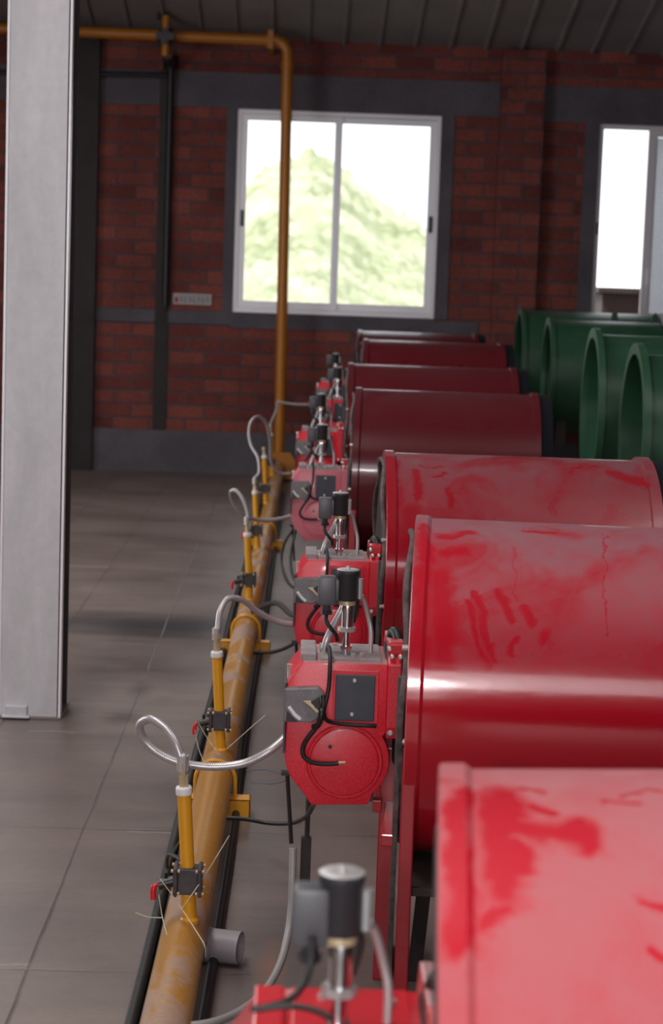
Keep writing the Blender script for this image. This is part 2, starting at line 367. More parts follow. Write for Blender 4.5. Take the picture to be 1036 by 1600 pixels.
def spline(pts, sub=8):
    P = [Vector(p) for p in pts]; P = [P[0]*2-P[1]]+P+[P[-1]*2-P[-2]]; out = []
    for i in range(1, len(P)-2):
        a, b, c, d = P[i-1:i+3]
        for k in range(sub):
            t = k/sub
            out.append(.5*((2*b)+(c-a)*t+(2*a-5*b+4*c-d)*t*t+(3*b-a-3*c+d)*t**3))
    out.append(P[-2]); return out
def tube(bm, pts, r, n=10, sub=8, rfun=None, smooth=True):
    P = spline(pts, sub) if smooth else [Vector(p) for p in pts]
    uv = bm.loops.layers.uv.verify()
    tang = [(P[min(i+1, len(P)-1)]-P[max(i-1, 0)]).normalized() for i in range(len(P))]
    a, u, v = frame_of(tang[0]); rings = []; L = 0; Ls = []
    for i, p in enumerate(P):
        if i: L += (P[i]-P[i-1]).length
        Ls.append(L)
        u = (u-tang[i]*u.dot(tang[i])).normalized(); v = tang[i].cross(u)
        rr = r*(rfun(L, i) if rfun else 1)
        rings.append([bm.verts.new(p+(u*cos(2*pi*k/n)+v*sin(2*pi*k/n))*rr) for k in range(n)])
    for i in range(len(rings)-1):
        for k in range(n):
            j = (k+1) % n
            f = bm.faces.new((rings[i][k], rings[i][j], rings[i+1][j], rings[i+1][k]))
            for lp, (cu, cv) in zip(f.loops, ((k/n, Ls[i]), ((k+1)/n, Ls[i]), ((k+1)/n, Ls[i+1]), (k/n, Ls[i+1]))): lp[uv].uv = (cu, cv)
    bm.faces.new(rings[0]); bm.faces.new(rings[-1])
def prism(bm, poly, y0, y1, plane='XZ'):
    """poly in x,z extruded along y (or other plane)"""
    def P(a, b, c): return (a, c, b) if plane == 'XZ' else ((c, a, b) if plane == 'YZ' else (a, b, c))
    A = [bm.verts.new(P(a, b, y0)) for a, b in poly]; B = [bm.verts.new(P(a, b, y1)) for a, b in poly]
    bm.faces.new(A); bm.faces.new(B[::-1])
    for i in range(len(A)):
        j = (i+1) % len(A); bm.faces.new((A[i], A[j], B[j], B[i]))
def obj(name, bm, mt, parent=None, smooth=30, bevel=0, loc=None):
    bmesh.ops.recalc_face_normals(bm, faces=bm.faces[:])
    if bevel:
        es = [e for e in bm.edges if len(e.link_faces) == 2 and e.calc_face_angle(0) > radians(35)]
        bmesh.ops.bevel(bm, geom=es, offset=bevel, segments=2, affect='EDGES', profile=.6, clamp_overlap=True)
    me = bpy.data.meshes.new(name); bm.to_mesh(me); bm.free()
    if smooth:
        me.polygons.foreach_set('use_smooth', [True]*len(me.polygons))
        try: me.set_sharp_from_angle(angle=radians(smooth))
        except Exception: pass
    me.materials.append(M[mt] if isinstance(mt, str) else mt)
    o = bpy.data.objects.new(name, me); C.objects.link(o)
    if parent: o.parent = parent
    if loc: o.location = loc
    return o
def BM(): return bmesh.new()
def thing(name, label, cat, loc=(0, 0, 0), rotz=0, group=None):
    o = bpy.data.objects.new(name, None); C.objects.link(o); o.empty_display_size = .1
    o.location = loc; o.rotation_euler = (0, 0, rotz); o['label'] = label; o['category'] = cat
    if group: o['group'] = group
    return o
def tag(o, label, cat, group=None):
    o['label'] = label; o['category'] = cat
    if group: o['group'] = group
    return o
def struct(name, bm, mt, parent=None, smooth=0, bevel=0):
    o = obj(name, bm, mt, parent, smooth, bevel)
    if parent is None: o['kind'] = 'structure'
    return o
def dup(root, loc, label, group=None):
    r = root.copy(); C.objects.link(r); r.location = loc; r['label'] = label
    if group: r['group'] = group
    for ch in list(root.children):
        c = ch.copy(); C.objects.link(c); c.parent = r
        for g in list(ch.children):
            d = g.copy(); C.objects.link(d); d.parent = c
    return r

# ------------------------------------------------------------------ the hall
WY = 14.45                  # inner face of the far wall
ZW, SL = 3.19, .235         # roof height at the wall, slope
bm = BM(); box(bm, -4.5, 6.5, -3.5, WY+.3, -.12, 0); struct('floor', bm, 'floor')
def wall_with_holes(name, holes, x0, x1, z0, z1, mt):
    bm = BM(); xs = [x0]
    for a, b, c, d in holes:
        box(bm, xs[-1], a, WY, WY+.24, z0, z1); box(bm, a, b, WY, WY+.24, z0, c); box(bm, a, b, WY, WY+.24, d, z1); xs.append(b)
    box(bm, xs[-1], x1, WY, WY+.24, z0, z1)
    return struct(name, bm, mt)
W1 = (-.525, .990, 1.215, 2.715); W2 = (2.165, 3.68, 1.225, 2.70)
wall_with_holes('wall_back', [W1, W2], -4.5, 6.5, 0, 3.6, 'brick')
bm = BM(); box(bm, -4.74, -4.5, -3.5, 5.8, 0, 7.7); box(bm, -4.74, -4.5, 9.2, WY+.24, 0, 7.7); box(bm, -4.74, -4.5, 5.8, 9.2, 2.9, 7.7); struct('wall_left', bm, 'brick_side')
bm = BM(); box(bm, 6.5, 6.74, -3.5, WY+.24, 0, 7.7); struct('wall_right', bm, 'brick_side')
bm = BM(); box(bm, -4.74, -2.4, -3.74, -3.5, 0, 7.8); box(bm, 1.2, 6.74, -3.74, -3.5, 0, 7.8); box(bm, -2.4, 1.2, -3.74, -3.5, 3.4, 7.8); struct('wall_front', bm, 'render')
# ribbed metal roof, falling towards the far wall
bm = BM(); per = .262; xs = []; x = -4.75
while x < 6.75:
    xs += [(x, 0), (x+.008, .022), (x+.028, .022), (x+.036, 0)]; x += per
ya, yb = -3.74, WY+.3
def rz(y): return ZW+SL*(WY-y)
A = [bm.verts.new((x, ya, rz(ya)-h+.03)) for x, h in xs]; B = [bm.verts.new((x, yb, rz(yb)-h+.03)) for x, h in xs]
A2 = [bm.verts.new((x, ya, rz(ya)+.12)) for x in (xs[0][0], xs[-1][0])]; B2 = [bm.verts.new((x, yb, rz(yb)+.12)) for x in (xs[0][0], xs[-1][0])]
for i in range(len(A)-1): bm.faces.new((A[i], A[i+1], B[i+1], B[i]))
bm.faces.new((A2[0], A2[1], B2[1], B2[0])); struct('ceiling', bm, 'sheet')
# cement bands of the concrete ring beam, sill beam, plinth and window surrounds
P_ = .012
n = [0]
def trim(x0, x1, z0, z1, d=P_, mt='render', y=WY):
    n[0] += 1; bm = BM(); box(bm, x0, x1, y-d, y+.002, z0, z1); return struct('trim_%d' % n[0], bm, mt)
trim(-4.5, 1.412, 2.715, 2.97); trim(1.732, 6.5, 2.70, 2.96)
trim(-1.9, -.525, 1.12, 1.215); trim(-.525, .990, 1.10, 1.215); trim(.990, 1.32, 1.10, 1.2)
trim(-4.5, 6.5, 0, .315, .02)
trim(-.60, -.525, 1.215, 2.715); trim(.990, 1.085, 1.215, 2.715); trim(2.055, 2.165, 1.225, 2.70); trim(2.165, 3.68, 1.1, 1.225)
trim(-1.10, -1.0, .32, 2.97, .016, 'duct')
trim(-1.78, -1.54, 0, 3.19, .10, 'duct')
trim(1.412, 1.732, .315, 3.2, .11, 'brick')           # brick pier
trim(-4.5, 6.5, 0, 3.6, .0, 'brick', WY-.02) if False else None
# window 1 and 2: aluminium sliding windows
def ring(bm, x0, x1, z0, z1, ya, yb, l, r, b, t):
    O = [(x0, z0), (x1, z0), (x1, z1), (x0, z1)]; I = [(x0+l, z0+b), (x1-r, z0+b), (x1-r, z1-t), (x0+l, z1-t)]
    V = [[bm.verts.new((x, y, z)) for x, z in P] for y in (ya, yb) for P in (O, I)]
    for i in range(4):
        j = (i+1) % 4
        bm.faces.new((V[0][i], V[0][j], V[1][j], V[1][i])); bm.faces.new((V[2][i], V[3][i], V[3][j], V[2][j]))
        bm.faces.new((V[0][i], V[2][i], V[2][j], V[0][j])); bm.faces.new((V[1][i], V[1][j], V[3][j], V[3][i]))
def window(name, X0, X1, Z0, Z1, blind=False):
    y = WY+.02; bm = BM(); f = .035
    ring(bm, X0, X1, Z0, Z1, y, y+.07, f, f, f, f)
    fr = struct(name, bm, 'alu', bevel=.004); fr['kind'] = 'structure'
    mid = (X0+X1)/2-.01
    def sash(a, b, yy, s=.045, bot=.055):
        bm = BM(); ring(bm, a, b, Z0+f, Z1-f, yy, yy+.024, s, s, bot, .045)
        so = obj('window_sash', bm, 'alu', fr, 0, .003)
        bm = BM(); box(bm, a+s-.005, b-s+.005, yy+.008, yy+.014, Z0+f+bot-.005, Z1-f-.04); obj('pane', bm, 'glass', so, 0)
        return so
    if not blind:
        s1 = sash(X0+f, mid+.035, y+.008); s2 = sash(mid-.02, X1-f, y+.036)
        for xx, s in ((X0+f+.02, s1), (X1-f-.02, s2)):
            bm = BM(); box(bm, xx-.012, xx+.012, y-.008, y+.034, Z0+.64, Z0+.76); box(bm, xx-.006, xx+.006, y-.018, y-.005, Z0+.68, Z0+.74); obj('latch', bm, 'black', s, 0, .002)
    else:
        s1 = sash(X0+.37, mid+.40, y+.008, .06); s2 = sash(X0+.39, X1-f, y+.036, .055)
        bm = BM(); box(bm, X0+.45, X1-f-.03, y+.062, y+.068, Z0+f, Z1-f-.05); obj('blind', bm, 'screen', fr, 0)
        bm = BM(); box(bm, X0+.01, X0+.025, y-.006, y+.03, Z0+.66, Z0+.75); obj('latch', bm, 'black', fr, 0, .002)
        bm = BM(); box(bm, X0+.41, X0+.43, y-.012, y+.012, Z0+.30, Z0+.42); obj('latch', bm, 'alu', s1, 0, .003)
    return fr
window('window_1', *W1); window('window_2', *W2, blind=True)

# ------------------------------------------------------------------ outside
# scrub-covered hillside
bm = BM(); NX, NY = 300, 60; rows = []
def ridge(a):                # elevation tan of the ridge seen from the hall, by bearing tan a
    pts = [(-.30, .02), (-.12, .035), (-.06, .046), (-.032, .052), (-.025, .060), (-.005, .067), (.004, .069), (.012, .065), (.02, .058), (.03, .046), (.042, .037), (.055, .031), (.072, .018), (.10, .004), (.13, -.006), (.5, -.02)]
    for (x0, y0), (x1, y1) in zip(pts, pts[1:]):
        if a <= x1: t = max(0, (a-x0)/(x1-x0)); return y0+(y1-y0)*t
    return pts[-1][1]
for j in range(NY+1):
    t = j/NY; Y = 60+130*t; row = []
    for i in range(NX+1):
        a = -.32+.8*i/NX; X = a*Y
        e = -.07+(ridge(a)+.07)*(t**.62 if t < 1 else 1)
        z = 1.45+Y*e+random.uniform(-1, 1)*(.15+.35*t)+.8*sin(X*.21+Y*.13)*t
        row.append(bm.verts.new((X, Y, z)))
    rows.append(row)
for a, b in zip(rows, rows[1:]):
    for i in range(NX): bm.faces.new((a[i], a[i+1], b[i+1], b[i]))
back = [bm.verts.new((v.co.x, 240, -8)) for v in rows[-1]]
for i in range(NX): bm.faces.new((rows[-1][i], rows[-1][i+1], back[i+1], back[i]))
front = [bm.verts.new((v.co.x, 20, -1)) for v in rows[0]]
for i in range(NX): bm.faces.new((front[i], front[i+1], rows[0][i+1], rows[0][i]))
o = struct('hillside', bm, 'hill', smooth=60)
bm = BM(); box(bm, -40, 60, WY+.3, 24, -.5, -.15); struct('ground', bm, 'dirt')
bm = BM(); box(bm, 2.47, 5.5, 15.9, 17.9, -.15, 1.45); box(bm, 2.42, 5.6, 15.8, 18, 1.45, 1.50)
sh = obj('outbuilding', bm, 'outbuild', None, 0, .01); tag(sh, 'low brown outbuilding standing outside beyond the right-hand window', 'building')

# ------------------------------------------------------------------ steel column at the left
col = thing('steel_column', 'tall pale grey painted steel H-section column at the left edge of the picture', 'column', (-.853, 6.2, 0))
ctop = rz(6.4)+.05
bm = BM(); box(bm, -.098, .090, 0, .012, 0, ctop); obj('front_flange', bm, 'column', col, 0, .002)
bm = BM(); box(bm, -.098, .098, .20, .212, 0, ctop); obj('back_flange', bm, 'darksteel', col, 0, .002)  # this and the web are coloured dark for the column's shaded side
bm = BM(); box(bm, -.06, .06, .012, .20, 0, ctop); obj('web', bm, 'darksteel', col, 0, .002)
for s in (-.103, .094):
    bm = BM(); box(bm, s, s+.009, -.006, .03, 0, ctop); obj('edge_trim', bm, 'alu', col, 0, .002)
bm = BM(); box(bm, -.11, .105, -.02, .23, -.0, .006); obj('base_plate', bm, 'floor', col, 0, .002)
bm = BM(); box(bm, -.075, -.005, -.03, 0, .006, .045); box(bm, -.085, .005, -.038, 0, .006, .013); obj('cleat', bm, 'column', col, 0, .006)

# ------------------------------------------------------------------ far-wall gas pipes
def pipe_path(name, pts, r, mt, label, cat, n=18, sub=1, smooth=False):
    bm = BM(); tube(bm, pts, r, n, sub, smooth=smooth); return tag(obj(name, bm, mt), label, cat)
def arc(c, r, a0, a1, ax, ay, k=8):
    return [Vector(c)+Vector(ax)*r*cos(a0+(a1-a0)*i/k)+Vector(ay)*r*sin(a0+(a1-a0)*i/k) for i in range(k+1)]
YP = 14.1
gp = thing('wall_gas_pipe', 'large orange gas pipe crossing the top of the wall and dropping past the window', 'pipe', (0, 0, 0))
bm = BM(); xe, zt = -.165, 3.172
pts = [(-4.4, YP, zt+.03), (xe-.10, YP, zt)]+arc((xe-.10, YP, zt-.10), .10, pi/2, 0, (1, 0, 0), (0, 0, 1))[1:]+[(xe+.03, YP, .16)]
tube(bm, pts, .040, 18, smooth=False); obj('pipe', bm, 'orange', gp)
for p0, p1 in (((-.33, YP, zt+.001), (-.24, YP, zt)), ((xe+.001, YP, 3.02), (xe+.001, YP, 2.97))):
    bm = BM(); cyl(bm, p0, p1, .046, 20); obj('weld_collar', bm, 'orange', gp)
bm = BM(); box(bm, -.31, -.27, YP-.055, WY, 3.107, 3.122); box(bm, -.31, -.27, YP-.055, WY, 3.219, 3.237); box(bm, -.31, -.27, YP-.06, YP-.05, 3.107, 3.237); obj('pipe_clamp', bm, 'orange', gp)
bm = BM(); prism(bm, [(-.22, .0), (.02, .0), (.02, .10), (-.05, .21), (-.19, .21), (-.22, .10)], YP-.07, YP-.05); box(bm, -.22, .02, YP-.07, YP+.09, 0, .02); obj('foot_bracket', bm, 'orange', gp, 0, .004)
vp = thing('roof_drop_pipe', 'short orange pipe dropping from the roof with a dark valve, above the black pipe', 'pipe', (0, 0, 0))
for za, zb in ((3.2, 3.30), (3.02, 3.11)):
    bm = BM(); cyl(bm, (-1.035, 13.98, za), (-1.035, 13.98, zb), .028); obj('pipe', bm, 'orange', vp)
bm = BM(); cyl(bm, (-1.035, 13.98, 3.10), (-1.035, 13.98, 3.21), .05, 12); box(bm, -1.10, -.97, 13.93, 14.03, 3.13, 3.18); obj('valve_body', bm, 'valve', vp)
for dx in (-.055, .0):
    bm = BM(); cyl(bm, (-1.03+dx, 13.98, 3.27), (-1.03+dx, 13.98, rz(13.98)+.02), .016, 10); obj('hanger_rod', bm, 'darksteel', vp)
bm = BM(); cyl(bm, (-1.02, 14.0, 3.03), (-1.02, 14.38, 3.0), .03, 14); cyl(bm, (-1.02, 14.38, 3.04), (-1.02, 14.38, 1.3), .024, 14)
cyl(bm, (-1.02, 14.38, 2.97), (-1.02, 14.38, 3.07), .055, 14); cyl(bm, (-1.02, 14.38, 1.3), (-1.02, 14.38, 1.24), .018, 14)
tag(obj('black_wall_pipe', bm, 'black'), 'black vertical pipe on the brick wall left of the window', 'pipe')
bm = BM(); cyl(bm, (-1.05, 14.4, 2.93), (-2.6, 14.4, 2.90), .018, 10)
tag(obj('thin_wall_pipe', bm, 'black'), 'thin black horizontal pipe along the cement band behind the column', 'pipe')
sg = thing('wall_sign', 'small white plate with a red mark and grey lettering on the brick wall', 'sign', (-.822, WY-.012, 1.30))
bm = BM(); box(bm, -.145, .145, -.006, .012, -.042, .042); obj('plate', bm, mat('sign_plate', (.34, .32, .32), .35), sg, 0, .003)
bm = BM(); prism(bm, [(-.118+.015*cos(a)*(1-.45*max(0, sin(a))), -.004+.025*sin(a)) for a in [2*pi*i/20 for i in range(20)]], -.009, -.006); obj('red_mark', bm, mat('sign_red', (.35, .02, .03), .5), sg, 0)
bm = BM()
for i, xx in enumerate([-.085, -.052, -.019, .014, .047, .080, .112]):
    s = .010
    box(bm, xx-s, xx+s, -.0085, -.006, .018, .022); box(bm, xx-s, xx+s, -.0085, -.006, -.004, .0); box(bm, xx-.002, xx+.002, -.0085, -.006, -.022, .022)
    if i % 2: box(bm, xx-s, xx-s+.003, -.0085, -.006, -.022, .0); box(bm, xx-s, xx+s, -.0085, -.006, -.024, -.02)
    else: box(bm, xx+s-.003, xx+s, -.0085, -.006, -.02, .02)
obj('lettering', bm, mat('sign_ink', (.13, .12, .14), .5), sg, 0)

# ------------------------------------------------------------------ main gas pipe on the floor
def main_x(y): return -.205+(y-3.6)*.0066
ZC = .096
bm = BM(); ys = [2.2, 3.0]+[3.2+.4*i for i in range(28)]
tube(bm, [(main_x(y), y, ZC) for y in ys if y < 14.1]+[(main_x(14.1), 14.1, ZC), (main_x(14.2), 14.25, ZC)], .047, 28, smooth=False)
tag(obj('floor_gas_pipe', bm, 'yellow_dirty'), 'long dusty yellow gas main lying along the floor towards the far wall', 'pipe')
def cable(name, pts, r, mt, label, cat='cable', n=8, sub=8, rfun=None, group=None):
    bm = BM(); tube(bm, pts, r, n, sub, rfun); return tag(obj(name, bm, mt, None, 60), label, cat, group)
for k, (dx, r, lab) in enumerate([(-.085, .0135, 'outer of the two black hoses on the floor left of the yellow main'), (-.055, .0125, 'inner of the two black hoses, tight against the left side of the yellow main')]):
    cable('floor_hose', [(main_x(y)+dx+.004*sin(y*2.1+k), y, r) for y in [2.3+.6*i for i in range(19)]], r, 'rubber', lab, 'hose')
cable('pipe_shadow_strip', [(main_x(y)+.058+.003*sin(y*1.7), y, .011) for y in [2.3+.6*i for i in range(19)]], .011, 'rubber', 'dark strip added on the floor for the shadow along the right side of the yellow main')  # dark tube added to stand for the main's shadow

SUPL = ['yellow channel support with U-bolt under the floor pipe, between the two nearest standpipes',
        'yellow channel support under the floor pipe beside the second red burner',
        'small yellow channel support under the floor pipe beside the pale pink burner']
def support(Y, label):
    x = main_x(Y); t = thing('pipe_support', label, 'pipe support', (x, Y, 0), 0, 'channel supports under the yellow main')
    bm = BM(); W, D, H_ = .098, .03, .05
    box(bm, -W, W, -D, -D+.004, 0, H_); box(bm, -W, W, -D, D, H_-.004, H_); box(bm, -W, W, D-.004, D, 0, H_); box(bm, -W, -W+.004, -D, D, 0, H_); box(bm, W-.004, W, -D, D, 0, H_)
    obj('channel', bm, 'yellow', t, 0, .001)
    bm = BM(); R = .0545
    tube(bm, [(-R, 0, .048), (-R, 0, ZC)]+arc((0, 0, ZC), R, pi, 0, (1, 0, 0), (0, 0, 1), 12)[1:-1]+[(R, 0, ZC), (R, 0, .048)], .0055, 8, smooth=False)
    obj('u_bolt', bm, 'yellow', t)
    return t
support(5.12, SUPL[0]); support(7.42, SUPL[1]); support(10.4, SUPL[2])

# standpipes: vertical 1-inch pipe, flanged ball valve, white seal collar, brass fitting
def standpipe(label):
    t = thing('gas_standpipe', label, 'standpipe', (0, 0, 0), 0, 'yellow standpipes rising from the floor main')
    bm = BM(); cyl(bm, (.006, 0, ZC+.035), (.001, 0, .20), .0155, 18); lathe(bm, (.006, 0, ZC+.038), (0, 0, 1), [(0, .019), (.008, .0195), (.014, .0155)], 18); obj('lower_pipe', bm, 'yellow', t)
    bm = BM(); cyl(bm, (-.001, 0, .25), (-.012, 0, .408), .0145, 18); obj('upper_pipe', bm, 'yellow', t)
    v = BM(); box(v, -.020, .022, -.021, .021, .199, .254); box(v, -.029, -.020, -.028, .028, .196, .257); box(v, .021, .030, -.028, .028, .196, .257)
    vo = obj('valve', v, 'valve', t, 0, .003)
    for sx in (-.0245, .0255):
        for dy in (-.022, .022):
            for dz in (.203, .250):
                b = BM(); cyl(b, (sx-.009, dy, dz), (sx+.009, dy, dz), .0038, 6); obj('bolt', b, 'brass', vo, 0)
    b = BM(); cyl(b, (-.029, 0, .222), (-.060, -.004, .214), .0115, 14); cyl(b, (-.045, -.002, .218), (-.045, -.002, .24), .004, 8); obj('valve_stem', b, 'black', t)
    b = BM(); tube(b, [(-.056, -.006, .216), (-.066, -.010, .214), (-.069, -.012, .205), (-.069, -.013, .186)], .0065, 10, 4, lambda L, i: 1.0 if L > .012 else .7); obj('handle', b, 'redgrip', t, 60)
    b = BM(); lathe(b, (-.012, 0, .405), (-.06, 0, 1), [(0, .0165), (.003, .0175), (.014, .017), (.017, .015)], 18); obj('white_collar', b, 'white', t)
    b = BM(); cyl(b, (-.013, 0, .421), (-.0145, 0, .445), .0105, 6); cyl(b, (-.0145, 0, .445), (-.016, 0, .456), .007, 12); cyl(b, (-.016, 0, .456), (-.017, 0, .472), .0125, 6); obj('brass_fitting', b, 'brass', t, 20)
    return t
SPY = [3.83, 5.28, 7.85, 9.45, 11.4, 13.1]
SPX = [.007, .0, -.006, -.024, -.031, -.033]
sp0 = standpipe('nearest yellow standpipe with white collar and red valve handle beside the floor pipe')
SPL = ['second yellow standpipe with red-gripped valve, standing just before the yellow channel support',
       'third yellow standpipe back, its valve beside the second red burner', 'fourth yellow standpipe back, left of the pale pink burner',
       'fifth yellow standpipe back, short, its valve at the foot of the wall', 'last yellow standpipe, right against the tall orange wall pipe']
sps = [sp0]; sp0.location = (main_x(SPY[0])+SPX[0], SPY[0], 0)
for k in range(1, 6): sps.append(dup(sp0, (main_x(SPY[k])+SPX[k], SPY[k], 0), SPL[k-1]))
sps[1]['group'] = sps[0]['group']

# braided hoses from the standpipes
def sp_top(k): x = main_x(SPY[k])+SPX[k]; return Vector((x-.0165, SPY[k], .47))
def at(px, py, Y):
    """point seen at (px, py) from the photographer's place, at distance Y down the hall"""
    r = AF+AR*((px-518)/FPX)-AU*((py-800)/FPX); return r*(Y/r.y)+Vector((0, 0, CAMH))
def hose(k, pts, r, label, mt='braid'):
    P = [sp_top(k)-Vector((0, 0, .012)), sp_top(k)+Vector((0, 0, .014))]+[at(*p) for p in pts]
    t = thing('braided_hose', label, 'hose', P[0], 0, 'steel-braided gas hoses'); q = [p-P[0] for p in P]
    bm = BM(); tube(bm, q, r, 12, 12); obj('braid', bm, mt, t, 60)
    bm = BM(); d = (q[1]-q[0]).normalized(); cyl(bm, q[0]-d*.004, q[0]+d*.028, r*1.35, 12); obj('ferrule', bm, 'zinc', t, 20)
hose(0, [(283, 1183, 3.83), (273, 1158, 3.84), (256, 1136, 3.86), (235, 1124, 3.88), (219, 1132, 3.91), (223, 1152, 3.93), (245, 1175, 3.93), (280, 1191, 3.93), (330, 1198, 3.93), (380, 1193, 3.93), (420, 1174, 3.93), (450, 1148, 3.95), (475, 1120, 3.97)], .0088,
     'nearest silver braided hose, looping left above the floor then curving to the front red burner')
hose(1, [(340, 985, 5.28), (344, 955, 5.3), (356, 936, 5.33), (377, 937, 5.36), (402, 955, 5.4), (430, 970, 5.43), (460, 976, 5.45), (485, 975, 5.5)], .0085,
     'silver braided hose arching from the second standpipe over the floor pipe')
hose(2, [(388, 808, 7.85), (382, 785, 7.86), (371, 768, 7.88), (361, 768, 7.9), (363, 782, 7.93), (374, 799, 7.95), (390, 809, 7.97), (412, 813, 8.0), (440, 810, 8.02), (470, 802, 8.05)], .0085,
     'braided hose of the third standpipe, with a small narrow loop', 'braid_far')
hose(3, [(405, 738, 9.45), (403, 715, 9.47), (393, 697, 9.5), (389, 677, 9.52), (392, 660, 9.55), (403, 651, 9.6), (416, 662, 9.65), (422, 690, 9.7), (424, 722, 9.75), (436, 738, 9.78), (455, 740, 9.8), (480, 735, 9.85)], .0085,
     'braided hose of the fourth standpipe, with a tall rounded loop', 'braid_far')
hose(5, [(432, 640, 13.1), (434, 628, 13.1), (446, 630, 13.1), (465, 632, 13.1), (485, 632, 13.1)], .008, 'thin braided hose at the far orange pipe, reaching right to the last burner', 'braid_far')

# twine ties
def wire(pts, r, mt, label, cat='twine', group=None):
    bm = BM(); tube(bm, [at(*p) for p in pts], r, 6, 4); return tag(obj('twine' if mt == 'twine' else 'thin_wire', bm, mt, None, 60), label, cat, group)
wire([(250, 1373, 3.79), (268, 1397, 3.79), (284, 1420, 3.79), (305, 1452, 3.70), (320, 1478, 3.66), (321, 1495, 3.68)], .0011, 'twine', 'pale twine tied from the nearest red handle down across the yellow pipe')
wire([(358, 1306, 4.0), (330, 1352, 3.9), (310, 1383, 3.8), (284, 1420, 3.79)], .0011, 'twine', 'pale twine slanting up right past the nearest valve')
wire([(248, 1398, 3.79), (254, 1434, 3.79), (268, 1487, 3.72)], .0011, 'twine', 'pale twine hanging from the nearest red grip to the left of the yellow pipe')
wire([(212, 1426, 3.82), (232, 1433, 3.80), (254, 1434, 3.79)], .0011, 'twine', 'short loose twine end pointing left over the floor')
wire([(310, 1130, 5.2), (325, 1155, 5.2), (343, 1180, 5.18)], .0011, 'twine', 'pale twine from the second red handle to its standpipe')
wire([(415, 1117, 5.2), (385, 1143, 5.18), (355, 1170, 5.16)], .0011, 'twine', 'pale twine slanting up right from the second standpipe')
wire([(305, 1140, 5.2), (309, 1165, 5.19), (318, 1190, 5.15)], .0011, 'twine', 'short pale twine hanging left of the second standpipe')
wire([(385, 1204, 4.6), (415, 1203, 4.5), (440, 1209, 4.4), (452, 1212, 4.2)], .0012, 'blue', 'thin blue wire running from the support to the front burner, upper one', 'wire')
wire([(392, 1222, 4.6), (420, 1225, 4.5), (440, 1222, 4.4), (452, 1215, 4.2)], .0012, 'blue', 'thin blue wire running from the support to the front burner, lower one', 'wire')

# grey plastic pipe offcut beside the main
pv = at(347, 1481, 3.96)
t = thing('pipe_offcut', 'short grey plastic pipe stub lying beside the yellow main', 'pipe offcut', (pv.x+.004, 3.97, .036), radians(-14))
bm = BM(); L0, L1, R0, R1 = -.055, .036, .0355, .032
lathe(bm, (L0, 0, 0), (1, 0, 0), [(0, R1), (0, R0), (L1-L0, R0), (L1-L0, R1), (0, R1)], 36, cap=False); obj('pipe_wall', bm, 'pvc', t)
bm = BM(); lathe(bm, (L0-.001, 0, 0), (1, 0, 0), [(0, R0+.0005), (.012, R0+.003), (.014, R0+.003), (.03, R0+.0004)], 36, cap=False); obj('socket', bm, 'pvc', t)

